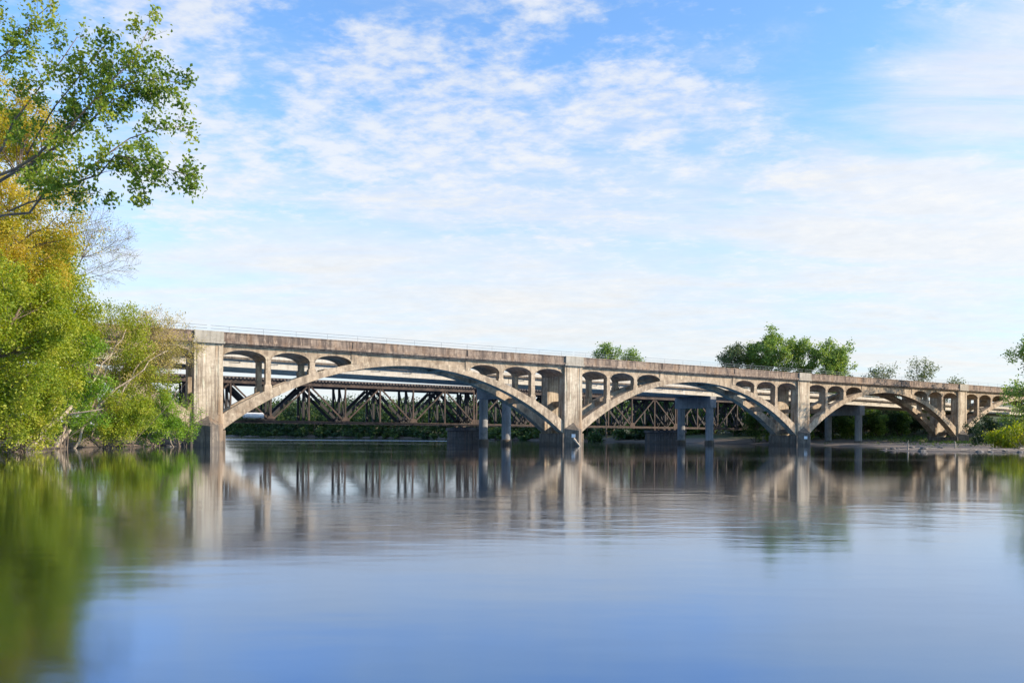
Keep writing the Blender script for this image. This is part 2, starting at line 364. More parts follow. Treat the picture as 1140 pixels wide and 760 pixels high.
    for sg in (1, -1):
        y0 = -.285 if sg == 1 else 6.585
        P = lambda x, y, z: (x, y0-sg*y, z)
        v = [P(-1.72,0,-2.5), P(1.72,0,-2.5), P(.0,1.5,-2.5), P(-1.72,0,2.75), P(1.72,0,2.75), P(.0,1.5,2.45), P(0,0.0,3.75)]
        fs = [(0,2,5,3),(2,1,4,5),(3,5,6),(5,4,6),(0,3,6,4,1),(0,1,2)]
        mb = MB(); mb.add(v, fs if sg == 1 else [tuple(reversed(q)) for q in fs]); mb.build('cutwater', M['dark_conc'], pr)
        if sg == 1 and sp in (1, 2):
            d = np.array([1.72, 1.5])/math.hypot(1.72, 1.5); c = np.array([-.62, -.285-.95]); n = np.array([-d[1], -d[0]])
            mb = MB(); q = []
            for o in (.012, .06):
                for z in (1.35, 1.9):
                    for e in (-.3, .3): q.append((c[0]+d[0]*e+n[0]*o, c[1]-d[1]*e+n[1]*o, z))
            mb.add(q, [(0,1,3,2),(4,6,7,5),(0,4,5,1),(2,3,7,6),(0,2,6,4),(1,5,7,3)]); mb.build('marker_plate', M['white'], pr)

# ------------------------------------------------------------------ highway girder bridge behind it
hwy = empty('highway_bridge', P0, TH, label='pale modern concrete girder bridge on round twin columns behind the arch bridge', cat='bridge')
S0, S1 = -140, 330
zg = lambda s: 11.16 - .0123*s
def strip(mb, v0, v1, a, b, s0=S0, s1=S1):
    mb.sweep([[(s, v0, zg(s)+a), (s, v1, zg(s)+a), (s, v1, zg(s)+b), (s, v0, zg(s)+b)] for s in np.linspace(s0, s1, 12)])
BENTS = [-45.2, 3.0, 51.2, 99.4, 147.6, 195.8]
for v in (13.9, 17.0, 20.1, 23.2):
    for a, c in zip([S0]+BENTS, BENTS+[S1]):
        mb = MB(); strip(mb, v, v+.5, 0, .18, a+.04, c-.04); strip(mb, v+.12, v+.38, .182, .9, a+.04, c-.04); strip(mb, v-.03, v+.53, .902, 1.1, a+.04, c-.04)
        if v == 13.9: strip(mb, v+.03, v+.118, .184, .9, a+.04, c-.04)
        mb.build('girder', M['pale'], hwy)
mb = MB(); strip(mb, 13.5, 24.6, 1.102, 1.42); mb.build('deck_slab', M['dark_conc'], hwy)  # dark slab colour paints in the shadow band above the girders
for v in (13.54, 24.2):
    mb = MB(); strip(mb, v, v+.36, 1.422, 1.95); mb.build('barrier', M['pale'], hwy)
    mb = MB(); strip(mb, v+.1, v+.2, 2.17, 2.29)
    for s in np.arange(S0, S1, 2.6): z = zg(s); mb.box(s, s+.12, v+.1, v+.2, z+1.95, z+2.172)
    mb.build('guard_rail', M['galv'], hwy)
mb = MB()
for s in np.arange(S0+2, S1, 5.3):
    z = zg(s); mb.box(s, s+1.5, 13.84, 13.898, z+.62, z+.68); mb.box(s+1.42, s+1.5, 13.84, 13.898, z+.62, z+.86); 
mb.build('conduit_bracket', M['grey'], hwy)
for s in BENTS:
    b = part_empty('bent', hwy); b.location = (s, 0, 0); z = zg(s)
    mb = MB(); mb.box(-.8, .8, 13.55, 24.1, z-2.35, z-.03); mb.build('bent_cap', M['grey'], b, bevel=.04)
    for v in (14.6, 22.9):
        mb = MB(); mb.lathe(0, v, [(.8, .9), (.8, z-2.352)], 28); mb.build('column', M['grey'], b, smooth=False)
        mb = MB(); mb.lathe(0, v, [(.98, -3), (.98, .85), (.86, .92)], 28); mb.build('column_collar', M['dark_conc'], b)

# ------------------------------------------------------------------ railway truss bridge
rail = empty('railway_bridge', P0, TH, label='rusty steel deck truss railway bridge on stone piers, farthest of the three bridges', cat='bridge')
PAN = 6.75
for spn in range(-2, 5):
    x0 = 2.9 + spn*8*PAN; ts = part_empty('truss_span', rail); ts.location = (x0, 0, 0)
    for pi, v in enumerate((37.0, 40.6, 44.2)):
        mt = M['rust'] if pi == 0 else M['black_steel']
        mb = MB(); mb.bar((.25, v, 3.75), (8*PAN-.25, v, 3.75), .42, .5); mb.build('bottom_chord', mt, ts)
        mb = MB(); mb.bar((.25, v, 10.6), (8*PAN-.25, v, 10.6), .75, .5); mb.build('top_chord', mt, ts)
        for i in range(9):
            x = i*PAN + (.3 if i == 0 else -.3 if i == 8 else 0)
            mb = MB(); mb.bar((x, v, 3.96), (x, v, 10.22), *((.27, .3) if pi == 0 else (.4, .36))); mb.build('vertical', mt, ts)
            if i < 8:
                a, c = ((i*PAN, 3.9), ((i+1)*PAN, 10.3)) if i % 2 == 0 else ((i*PAN, 10.3), ((i+1)*PAN, 3.9))
                mb = MB(); mb.bar((a[0]+.35, v+.0, a[1]+ (.25 if i%2==0 else -.25)), (c[0]-.35, v+.0, c[1]-(.25 if i%2==0 else -.25)), *((.27, .26) if pi == 0 else (.56, .34))); mb.build('diagonal', mt, ts)
            if i % 2 == 0 and pi == 0:
                mb = MB(); xa = max(.02, x-.75); xb = min(8*PAN-.02, x+.75)
                mb.sweep([[(xa, yy, 3.5), (xb, yy, 3.5), (xb, yy, 4.2), (min(xb, x+.4), yy, 4.75), (max(xa, x-.4), yy, 4.75), (xa, yy, 4.2)] for yy in (v-.29, v-.255)])
                mb.build('gusset_plate', mt, ts)
    for i in range(9):
        x = i*PAN + (.3 if i == 0 else -.3 if i == 8 else 0)
        for va, vb in ((37.26, 40.34), (40.86, 43.94)):
            for q, e, w_ in (((x, va, 4.3), (x, vb, 10.1), .16), ((x+.18, va, 10.1), (x+.18, vb, 4.3), .16)):
                mb = MB(); mb.bar(q, e, w_, w_); mb.build('sway_brace', M['black_steel'], ts)
            for z_, w_ in ((10.4, .5), (4.1, .3)):
                mb = MB(); mb.bar((x, va, z_), (x, vb, z_), w_, .2); mb.build('cross_girder', M['black_steel'], ts)
    mb = MB()
    for k in range(int(8*PAN/.62)): mb.box(k*.62+.1, k*.62+.36, 36.2+.12*random.random(), 45.0, 10.99+.03*random.random(), 11.26)
    mb.build('tie_deck', M['tie'], ts)
    mb = MB()
    for v in (37.4, 38.9, 42.3, 43.8): mb.box(.05, 8*PAN-.05, v, v+.08, 11.30, 11.46)
    mb.build('track_rail', M['rust'], ts)
for spn in range(-1, 5):
    s = 2.9 + spn*8*PAN; mb = MB(); secs = []
    for z, e in ((-3, 0), (2.55, -.25), (2.56, .15), (3.2, .15)):
        secs.append([(s-1.9-e, 35.6, z), (s, 34.2-e, z), (s+1.9+e, 35.6, z), (s+1.9+e, 46.2, z), (s, 47.4+e, z), (s-1.9-e, 46.2, z)])
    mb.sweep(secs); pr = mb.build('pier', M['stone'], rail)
    for v in (37.0, 40.6, 44.2):
        for d in (-.75, .75):
            mb = MB(); mb.box(s+d-.35, s+d+.35, v-.4, v+.4, 3.202, 3.495); mb.build('bearing', M['rust'], pr)
c = bw(12.5, 37.0, 0); tk = empty('storage_tank', bw(13.2, 36.0, 4.12), TH, label='white cylindrical tank lying on the bottom chord of the truss bridge', cat='tank')
mb = MB(); an = np.arange(20)*2*PI/20
mb.sweep([[(x, r*math.cos(a), .62+r*math.sin(a)) for a in an] for x, r in ((-1.75, .2), (-1.7, .42), (-1.55, .5), (1.55, .5), (1.7, .42), (1.75, .2))]); mb.build('tank_shell', M['white'], tk)
for x in (-1.1, 1.1):
    mb = MB(); mb.box(x-.1, x+.1, -.4, .4, 0, .2); mb.build('saddle', M['rust'], tk)
mb = MB(); mb.box(-1.9, 1.9, -.5, .9, -.12, -.002); mb.build('platform', M['rust'], tk)

# ------------------------------------------------------------------ trees
def unit(v): return v/(np.linalg.norm(v)+1e-9)
def bend(pts, n, wob):
    """resample a control polyline into n smooth points with a little wander"""
    pts = np.asarray(pts, float)
    if len(pts) > 2:
        d = np.concatenate([[0], np.cumsum(np.linalg.norm(np.diff(pts, axis=0), axis=1))]); t = np.linspace(0, d[-1], n)
        out = np.stack([np.interp(t, d, pts[:, i]) for i in range(3)], 1)
        for _ in range(2): out[1:-1] = out[1:-1]*.5+(out[:-2]+out[2:])*.25
    else: out = pts[0]+(pts[1]-pts[0])*np.linspace(0, 1, n)[:, None]
    w = rng.normal(size=(n, 3))*wob; w[0] = 0; return out+w
class Tree:
    def __init__(s): s.w = MB(); s.anch = []
    rmin = .006
    def limb(s, pts, r0, r1, side, dens=1.6, levels=2, k=6, up=.12, t0=.25, n=None):
        pts = np.asarray(pts, float); ln = np.linalg.norm(np.diff(pts, axis=0), axis=1).sum()
        n = n or max(4, int(ln/1.1)+2); p = bend(pts, n, ln*.008)
        s.w.tube(p, np.linspace(r0, r1, n), k)
        if levels == 0: s.anch += list(p[1:]); return
        s.anch.append(p[-1])
        cnt = max(2, int(ln*dens))
        for i in range(cnt):
            t = t0+(1-t0)*(i+rng.random())/cnt; q = t*(n-1); j = min(int(q), n-2); o = p[j]+(p[j+1]-p[j])*(q-j); tg = unit(p[j+1]-p[j])
            d = unit(tg*.75+unit(np.cross(tg, rng.normal(size=3)))*.9+np.array([0, 0, up])); l = side*(1.15-.55*t)*rng.uniform(.6, 1.25)
            mid = o+d*l*.5+rng.normal(size=3)*l*.06; e = mid+unit(d+np.array([0, 0, up*.8])+rng.normal(size=3)*.25)*l*.5
            r = max(s.rmin, (r0+(r1-r0)*t)*.45)
            s.limb([o, mid, e], r, max(s.rmin*.7, r*.3), side*.5, dens*1.7, levels-1, 4 if levels > 1 else 3, up, .2, 4)
    def finish(s, name, label, bark, leaf, nleaf, size, spread, cat='tree', group=None, up=.3, droop=.2, stem='trunk', crown='crown', clump=.5):
        c = s.w.v[0][0]; base = np.array([s.w.v[0][:, 0].mean(), s.w.v[0][:, 1].mean(), s.w.v[0][0][2]]) if True else c
        e = empty(name, base, label=label, cat=cat, group=group)
        s.w.v = [a-base for a in s.w.v]
        s.w.build(stem, bark, e, smooth=True)
        if nleaf:
            a = np.array(s.anch)-base; a = a[rng.random(len(a)) < clump]; idx = rng.integers(0, len(a), nleaf)
            quads_mesh(crown, leaf_quads(a[idx]+rng.normal(size=(nleaf, 3))*spread, size, up, droop), leaf, e)
        return e
def env_tree(base, cen, rad, nl=16, tr=.3, side=None, dens=1.2, levels=2, stems=1, lean=None, low=.25, rmin=.006):
    """trunk(s) from base with limbs reaching into an uneven ellipsoid crown"""
    T = Tree(); T.rmin = rmin; base = np.array(base, float); cen = np.array(cen, float); rad = np.array(rad, float); side = side or rad.mean()*.36
    tops = []
    for k in range(stems):
        top = cen+np.array([rng.normal()*.2, rng.normal()*.2, .25+.3*rng.random()])*rad + (rng.normal(size=3)*rad*.45*[1, 1, .3] if stems > 1 else 0)
        b = base+(rng.normal(size=3)*[.5, .5, 0] if stems > 1 else 0); b[2] = base[2]-.3
        mid = b+(top-b)*.45+rng.normal(size=3)*[.06, .06, 0]*np.linalg.norm(top-b)+np.array([0, 0, .06*np.linalg.norm(top-b)])
        p = bend([b, mid, top], 9, .05); tops.append(p)
        T.w.tube(p, np.linspace(tr, tr*.22, 9)*(1 if k == 0 else .7), 8 if stems == 1 else 5)
    for i in range(nl):
        p = tops[i % stems]; d = rng.normal(size=3); d[2] = d[2]*.9+.12; d = unit(d); tgt = cen+d*rad*(.62+.4*rng.random()**.8)
        zt = tgt[2]-abs(np.linalg.norm(tgt[:2]-p[-1][:2]))*.75; zs = np.clip(zt, p[0][2]+(p[-1][2]-p[0][2])*low, p[-2][2])
        j = int(np.argmin(abs(p[:, 2]-zs))); o = p[j]; md = (o+tgt)/2+np.array([0, 0, -.04*np.linalg.norm(tgt-o)])+rng.normal(size=3)*.05*np.linalg.norm(tgt-o)
        r = tr*(1-.75*j/8)*.5
        T.limb([o, md, tgt], r, max(.012, r*.18), side, dens, levels, 5)
    return T
def px_env(px, py, D, rx, ry, rz, gx=None, **k):
    c = at(px, py, D); bx = c[0] if gx is None else (gx-570)/F*D
    return env_tree((bx, D, max(.1, hz(bx, D))), c, (rx, ry, rz), **k)

# the big cottonwood whose limbs hang into the top left corner
T = Tree(); b = np.array([-25.8, 31.0, hz(-25.8, 31.0)-.3])
tk_ = [b, at(-142, 420, 31), at(-128, 300, 31), at(-118, 190, 31), at(-95, 60, 31.5), at(-70, -80, 31)]
T.w.tube(bend(tk_, 14, .03), np.linspace(.42, .12, 14), 10)
def L_(pts, r, side=1.3, dens=2.2, **k): T.limb([at(*q) for q in pts], r*.68, .012, side, dens, 2, 6, .05, **k)
L_([(-122,265,31),(-30,215,30),(58,160,29.5),(105,115,29),(150,65,29),(163,38,29)], .13, 1.25, t0=.45)
L_([(-40,222,30.2),(62,165,30),(110,130,30.5),(150,103,31),(188,98,31.5)], .10, 1.15, t0=.5)
L_([(-124,300,31),(0,245,29),(70,205,28),(110,183,27.5),(150,173,27),(190,186,27),(218,200,27)], .10, 1.0, t0=.55)
L_([(96,190,28),(130,160,28.5),(160,146,29),(205,140,29.4)], .05, 1.1)
L_([(142,176,27.2),(158,195,27),(163,222,27)], .03, .5, 3)
L_([(-30,215,30),(20,130,30.4),(60,75,30.5),(85,42,30.6)], .08, 1.1, t0=.3)
L_([(30,172,29.8),(60,115,29.4),(110,62,29),(120,50,29)], .05, 1.1, t0=.35)
L_([(70,160,29.6),(110,95,29.8),(185,80,30),(205,98,30)], .05, 1.0, t0=.3)
L_([(-120,200,31),(0,62,32),(40,30,32),(60,6,32)], .09, 1.1, t0=.5)
L_([(-100,120,31),(0,-10,31.5),(40,-60,31)], .09, 1.5, t0=.4)
L_([(10,235,29),(60,215,28.4),(95,205,28),(105,215,28)], .05, .9, t0=.2)
for k in range(9):
    z = rng.uniform(9, 24); a = rng.uniform(0, 2*PI); o = np.array([-25.3, 31, z]); d = np.array([math.cos(a)*.8-.35, math.sin(a), .45])
    T.limb([o, o+d*3, o+d*rng.uniform(5, 7)], .11, .02, 1.8, 1.3, 2, 5)
T.finish('cottonwood_tree', 'tall open cottonwood with dark green leaves, its limbs hanging into the top left corner', M['bark'], M['cotton'], 17500, .145, .14, up=.1, droop=.5, clump=.75)

# trees and shrubs of the left bank, far to near
def lb(T, name, label, leaf, n, size, spread, bark='bark', cat='tree', group=None, **k): T.finish(name, label, M[bark], M[leaf], n, size, spread, cat, group, **k)
lb(px_env(2, 220, 60, 6.4, 5, 8.8, gx=-70, nl=34, tr=.32, dens=1.5), 'yellow_tree', 'tall tree in golden yellow spring leaf below the cottonwood limbs', 'yellow', 66000, .16, .32)
lb(px_env(-18, 368, 53, 6.4, 4.2, 5.6, gx=-60, nl=30, tr=.26, dens=1.5, low=.1), 'leafy_tree', 'olive and lime green tree directly under the golden yellow tree', 'lime', 54000, .165, .34)
lb(px_env(28, 350, 68, 6.2, 4.5, 7.8, nl=32, tr=.3, dens=1.5, low=.1), 'leafy_tree', 'dense lime green tree with a rounded top beside the bare twiggy tree', 'lime', 70000, .19, .36)
lb(px_env(104, 284, 76, 5.2, 4, 5.6, gx=50, nl=16, tr=.15, dens=2.0, side=2.5, rmin=.0105, low=.45), 'bare_tree', 'nearly bare tree of fine grey twigs rising above the lime green tree', 'lime', 420, .15, .2, 'grey_bark')
lb(px_env(175, 388, 86, 4.8, 3.2, 4.2, gx=100, nl=30, tr=.14, dens=2.0, side=2.0, rmin=.014, low=.1), 'sparse_tree', 'thin tree in sparse tan and yellow young leaf in front of the first bridge arch', 'tan', 17000, .14, .25, 'pale_bark')
lb(px_env(128, 372, 80, 4.8, 3, 3.8, gx=85, nl=20, tr=.14, dens=1.8, low=.1), 'sparse_tree', 'open yellow green tree over the shrubs left of the bridge', 'lime', 12000, .16, .3, 'pale_bark')
BUSH = [(20,440,61,5.0,2.6,3.6,'lime','rounded lime green shrub hanging over exposed roots at the far left',27000),
        (72,424,72,5.0,2.6,4.9,'bright','bright green shrub behind the leaning grey logs',27000),
        (118,455,79,4.6,2.3,3.3,'lime','yellow green shrub standing over the pale stub of a log',20000),
        (148,432,83,4.2,2.4,4.4,'lime','upright lime shrub below the sparse yellow trees',12000),
        (170,461,87,4.0,2.0,2.9,'bright','vivid green shrub leaning over the water near the bridge pier',18000),
        (205,462,90.5,2.2,1.3,2.8,'bright','small airy green shrub reaching across the first bridge pier',2600),
        (-30,440,52,4.4,2.6,3.8,'lime','olive lime shrub cut by the left edge of the view',22000)]
for px, py, D, rx, ry, rz, lf, lab, n in BUSH:
    lb(px_env(px, py, D, rx, ry, rz, nl=26, tr=.06, dens=1.7, stems=6, low=.0, rmin=.009), 'bank_shrub', lab, lf, int(n*.85), .155, .27, 'bark', 'shrub', 'shrubs overhanging the left bank', stem='stems', crown='foliage')
# pale leaning trunks
for pts, r, lab in (
    ([(60,492,74.5),(89,444,75.5),(118,400,77),(140,368,78)], .14, 'long pale leaning trunk reaching up left of the other bare poles'),
    ([(80,490,77),(105,454,77.5),(140,425,78.5),(165,406,80),(186,388,81)], .13, 'pale leaning trunk crossing in front of the arch opening, middle of the bare poles'),
    ([(112,470,79),(140,423,79.5),(160,402,80.5),(176,388,81)], .11, 'short pale leaning trunk nearest the bridge pier')):
    T = Tree(); P = [at(*q) for q in pts]; P[0][2] = hz(P[0][0], P[0][1])-.2
    T.limb(P, r, .05, .9, .8, 1, 7, .1, .6); lb(T, 'leaning_tree', lab, 'tan', 500, .13, .25, 'pale_bark', group='pale trunks leaning toward the bridge')
def log(name, label, pts, r, mt='pale_bark', forks=0, cat='driftwood'):
    mb = MB(); P = np.array(pts, float); n = 9; p = bend(P, n, .03); mb.tube(p, np.linspace(r, r*.55, n)*rng.uniform(.85, 1.15, n), 8)
    for k in range(forks):
        j = rng.integers(3, n-1); d = unit(unit(p[-1]-p[0])+rng.normal(size=3)*.7); l = np.linalg.norm(p[-1]-p[0])*rng.uniform(.25, .5)
        mb.tube([p[j], p[j]+d*l*.5+rng.normal(size=3)*.06, p[j]+d*l], [r*.4, r*.28, r*.08], 5)
    base = p[0].copy(); mb.v = [a-base for a in mb.v]; o = mb.build(name, M[mt], None, smooth=True); o.location = base; tag(o, label, cat); return o
log('fallen_log', 'long pale log sloping from the water up into the shrubs at far left', [at(-5,503,61),at(35,488,64),at(75,460,67),at(80,452,67.5)], .24, forks=3, cat='log')
log('fallen_log', 'stout broken stub leaning on the bank right of the long pale log', [at(62,496,75),at(70,487,75.5),at(79,478,76)], .27, forks=1, cat='log')
log('fallen_log', 'pale log lying flat along the waterline under the vivid green shrub', [at(128,493,88),at(148,493,88),at(164,495,88.2)], .15, forks=2, cat='log')
log('dead_branch', 'forked dead branch dropping into the water beside the first pier', [at(178,468,89),at(187,482,89),at(191,496,89),at(196,501,89)], .09, forks=4, cat='branch')
for i, (a, b_, D, lab) in enumerate((((10,482),(-2,499),61,'bare root running down the mud at the left edge'), ((48,484),(30,500),67,'root fanning down the mud between the two logs'), ((93,488),(80,498),78,'thin root on the mud right of the broken stub'))):
    log('exposed_root', lab, [at(*a, D), at((a[0]+b_[0])/2+3, (a[1]+b_[1])/2-1, D-.4), at(*b_, D-.8)], .12, forks=3, cat='root')
log('driftwood_log', 'pale bleached log leaning against the cutwater of the second pier', [bw(54.9-1.0,-1.75,1.25), bw(54.9-.35,-1.95,.5), bw(54.9+.1,-2.2,-.25)], .2, 'drift')
for i in range(5):
    x, y = [(54.5,94.3),(57.5,94),(62,95),(51,97.5),(67,93.2)][i]
    z = hz(x, y)+.1
    log('driftwood_log', ['small bleached stick of driftwood lying on the mud spit before the right bank','forked bleached stick beside the larger driftwood on the mud','long bleached log lying on the right mud bank','driftwood stick at the outer tip of the mud spit','bleached branch on the mud at the right edge of the view'][i],
        [(x,y,z), (x+.9,y+.2,z+.1), (x+1.8+i*.3,y-.2,z+.05)], .07+.02*(i == 2), 'drift', forks=2)
for i in range(2):
    x, y = [(50.4,99),(57,100)][i]; log('driftwood_post', ['short bleached stump standing on the mud spit','thin upright snag standing on the mud before the fourth pier'][i], [(x,y,hz(x,y)-.2),(x+.08,y,hz(x,y)+.45),(x+.02,y,hz(x,y)+.95)], .1, 'drift', forks=1)

# ---- right bank and behind the bridges
SKY = [ # px, py of crown centre, D, rx, ry, rz, leaf, leaves, label
    (676,393,255,4.5,4,5.5,'sunny',3200,'left one of the two small tree tops over the parapet'),
    (702,395,258,3.6,3.5,4.8,'sunny',2300,'right one of the two small tree tops over the parapet'),
    (818,398,225,3.6,4,6.5,'grey_leaf',4500,'slender grey green tree at the left end of the tall row over the deck'),
    (838,396,226,3.2,4,7,'sunny',4200,'narrow mid green tree second in the tall row behind the third pier'),
    (862,388,222,6.2,5,8.6,'sunny',9500,'tallest broad tree of the row behind the third pier'),
    (893,393,224,4.6,5,8.2,'sunny',6500,'rounded tree directly over the third pier block'),
    (926,398,220,6.4,5,7.4,'sunny',9500,'broad green tree ending the tall row over the deck at right'),
    (984,410,240,5,4,4,'grey_leaf',650,'faint thin leaved tree left of the sparse grey tree over the deck'),
    (1024,407,240,4.6,4,5.4,'grey_leaf',1100,'sparse grey green tree standing above the deck before the fourth pier'),
    (1064,424,232,2.6,3,2.6,'grey_leaf',500,'small tuft of a tree top over the fourth pier'),
]
for px, py, D, rx, ry, rz, lf, n, lab in SKY:
    lb(px_env(px, py+4, D, rx, ry, rz*.74, nl=26, tr=.28, dens=.8), 'background_tree', lab, lf, int(n*.95), .5, .6, group='tree tops over the bridge deck')
lb(px_env(1152, 408, 120, 4.4, 4, 6.4, gx=1165, nl=22, tr=.3, dens=1.0), 'bank_tree', 'lacy green tree on the right bank cut by the right edge of the view', 'sunny', 4200, .32, .4)
lb(px_env(1136, 455, 124, 3.8, 3, 4.0, nl=16, tr=.2, dens=1.0), 'bank_tree', 'low spreading olive tree in front of the last arch at right', 'sunny', 3000, .3, .45)
lb(px_env(1185, 430, 118, 5, 4, 7.5, nl=18, tr=.28, dens=.9), 'bank_tree', 'leafy tree just outside the right edge of the view', 'mid', 7000, .36, .5)
for i, (X_, Y_, h_, r_) in enumerate(((103.5,146,29,6),(113,157,31,7),(116,138,28,7),(127,166,31,7))):
    T = env_tree((X_, Y_, hz(X_, Y_)), (X_, Y_, h_*.6), (r_, r_, h_*.4), nl=22, tr=.35, dens=.7); lb(T, 'bank_tree', 'tall leafy tree standing outside the right edge of the view', 'mid', 8000, .45, .6, group='tall trees outside the view')
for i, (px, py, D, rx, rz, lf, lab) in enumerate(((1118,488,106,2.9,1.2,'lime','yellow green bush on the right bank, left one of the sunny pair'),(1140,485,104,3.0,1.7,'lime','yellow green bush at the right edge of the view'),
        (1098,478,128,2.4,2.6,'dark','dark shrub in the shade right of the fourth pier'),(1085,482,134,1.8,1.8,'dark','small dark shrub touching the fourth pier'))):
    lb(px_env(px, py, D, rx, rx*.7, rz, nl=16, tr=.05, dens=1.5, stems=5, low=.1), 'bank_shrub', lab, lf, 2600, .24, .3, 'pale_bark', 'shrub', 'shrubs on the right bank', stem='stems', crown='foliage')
# thicket trees under and behind the highway deck on the right bank: one per kind, then copies
GROVE = []
for k, (lf, h, r) in enumerate((('mid', 11, 4.2), ('sunny', 9, 3.8), ('dark', 13, 4.6))):
    T = env_tree((0,0,0), (0,0,h*.5), (r, r, h*.5), nl=26, tr=.2, dens=.9, low=.0)
    e = T.finish('thicket_tree', 'x', M['bark'], M[lf], 5600, .46, .5, 'tree', 'thicket trees behind the bridges', droop=.4); GROVE.append(e)
spots = []
for i in range(120):
    s = rng.uniform(58, 225); v = rng.uniform(53, 92); p = bw(s, v, 0)
    if sdist(RIGHT, p[:1], p[1:2])[0] > 4: spots.append(p)
for s_ in np.arange(131, 222, 4.6): spots.append(bw(s_, 30.2+rng.uniform(-.8, .8), 0))
# keep clear of the bridges' own lines
ok_ = []
for p in spots:
    v = (p-P0) @ V
    if v > 50 or 29 < v < 31.5: ok_.append(p)
for i, p in enumerate(ok_):
    src = GROVE[i % 3]
    if i < 3: o = src
    else:
        o = src.copy(); COL.objects.link(o)
        for ch in src.children: c2 = ch.copy(); c2.parent = o; COL.objects.link(c2)
    z = hz(p[0], p[1]); o.location = (p[0], p[1], z-.2); o.rotation_euler.z = rng.uniform(0, 6.28); q = rng.uniform(.85, 1.3) if (p-P0) @ V > 50 else rng.uniform(.7, .85); o.scale = (q, q, q*rng.uniform(.9, 1.1))
    o['label'] = 'bushy green thicket tree in the wood under and behind the bridges'
# far woods along the river: reads as one mass
qs, ms = [], MB()
def far_tree(x, y, h, r, n, size, low=False):
    z0 = hz(x, y); ms.tube([(x,y,z0-.5),(x+rng.normal()*.4,y,z0+h*.4),(x+rng.normal()*.6,y,z0+h*.8)], [.35,.25,.1], 4)
    nb = 12; bc = rng.normal(size=(nb, 3)); bc /= np.linalg.norm(bc, axis=1)[:, None]; bc = bc*[r*.75, r*.75, h*.33]*rng.uniform(.5, 1, (nb, 1))*([1, 1, 1.35] if low else [1, 1, 1])+[x, y, z0+h*(.45 if low else .6)]
    c = bc[rng.integers(0, nb, n)]+rng.normal(size=(n, 3))*[r*.26, r*.26, h*.09]; c[:, 2] = np.maximum(c[:, 2], z0+.2)
    qs.append(leaf_quads(c, size, .4, .2))
edge = [(35,235),(5,282),(-48,380),(-130,480),(-225,610),(-300,800)]
for (ax, ay), (bx_, by_) in zip(edge[:-1], edge[1:]):
    ln = math.hypot(bx_-ax, by_-ay); nrm = np.array([by_-ay, -(bx_-ax)])/ln*1.0
    for row in range(6):
        for k in range(int(ln/(4.2 if row == 0 else 6.5))):
            t = (k+rng.random())/int(ln/(4.2 if row == 0 else 6.5)); off = 3+row*8+rng.uniform(-2, 4)
            x, y = ax+(bx_-ax)*t+nrm[0]*off, ay+(by_-ay)*t+nrm[1]*off
            hgt = (rng.uniform(1.5, 7) if row == 0 else rng.uniform(10, 18) if row < 3 else rng.uniform(20, 30))
            hgt = min(hgt, 9+(y-235)*.045+3*rng.random())
            far_tree(x, y, hgt, hgt*.3+1.6, 420 if row else 300, .6+y*.0012, row < 2)
ledge = [(-48,113),(-78,200),(-135,340),(-255,620),(-330,800)]
for (ax, ay), (bx_, by_) in zip(ledge[:-1], ledge[1:]):
    ln = math.hypot(bx_-ax, by_-ay); nrm = np.array([-(by_-ay), bx_-ax])/ln
    for k in range(int(ln/6)):
        t = rng.random(); off = rng.uniform(6, 40); x, y = ax+(bx_-ax)*t+nrm[0]*off, ay+(by_-ay)*t+nrm[1]*off
        if (np.array([x, y, 0])-P0) @ V < 52: continue
        h_ = rng.uniform(8, 15); far_tree(x, y, h_, h_*.38, 330, .55+y*.0011)
wood = empty('far_woods', (0,0,0), label='dark green belt of woods along the far river bank', cat='woods', kind='stuff')
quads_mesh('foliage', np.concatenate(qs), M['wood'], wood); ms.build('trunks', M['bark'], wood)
# low growth on the banks
pts = []
x = rng.uniform(-75, -18, 9000); y = rng.uniform(10, 118, 9000); d = sdist(LEFT, x, y); k = (d > 1.6) & (d < 26); pts.append(np.stack([x[k], y[k], height(x[k], y[k])], 1))
x = rng.uniform(45, 170, 15000); y = rng.uniform(70, 215, 15000); d = sdist(RIGHT, x, y); k = (d > 34+8*vn(x, y, .2)) & ((y > 108+4*vn(x, y, .5)) | (x > 74)); pts.append(np.stack([x[k], y[k], height(x[k], y[k])], 1))
x = rng.uniform(50, 120, 900); y = rng.uniform(94, 170, 900); d = sdist(RIGHT, x, y); k = (d > 5) & (vn(x, y, .8) > .25); pts.append(np.stack([x[k], y[k], height(x[k], y[k])], 1))
c = np.concatenate(pts); c = np.repeat(c, 5, 0)+rng.normal(size=(len(c)*5, 3))*[.35, .35, .0]; c[:, 2] += rng.uniform(.02, .55, len(c))**1.2
o = quads_mesh('undergrowth', leaf_quads(c, .26, -.1, 0), M['mid']); tag(o, 'low green weeds and grass covering the river banks', 'undergrowth', kind='stuff')
# rocks and litter of the mud bank
for i in range(42):
    if i < 37: x, y = rng.uniform(49.5, 78), 92.6+rng.random()**1.6*12
    else: p = bw(-3.2+rng.uniform(-3, 1.5), rng.uniform(-3.0, -.8), 0); x, y = p[0], p[1]
    v = []; an = np.arange(9)*2*PI/9; r = rng.uniform(.12, .2+.3*rng.random()); secs = []
    for zz, rr in ((-.3, .8), (.05, 1), (.35, .85), (.55, .45)):
        secs.append([(math.cos(a)*r*rr*rng.uniform(.85, 1.15)*1.3, math.sin(a)*r*rr*rng.uniform(.85, 1.15), zz*r*1.2) for a in an])
    mb = MB(); mb.sweep(secs); o = mb.build('bank_rock', M['rock'], bevel=.02); o.location = (x, y, max(-.05, hz(x, y)))
    tag(o, 'small grey rock lying on the mud spit at right' if i < 37 else 'grey rock at the foot of the first bridge pier', 'rock', 'rocks on the right mud spit' if i < 37 else 'rocks by the first pier')

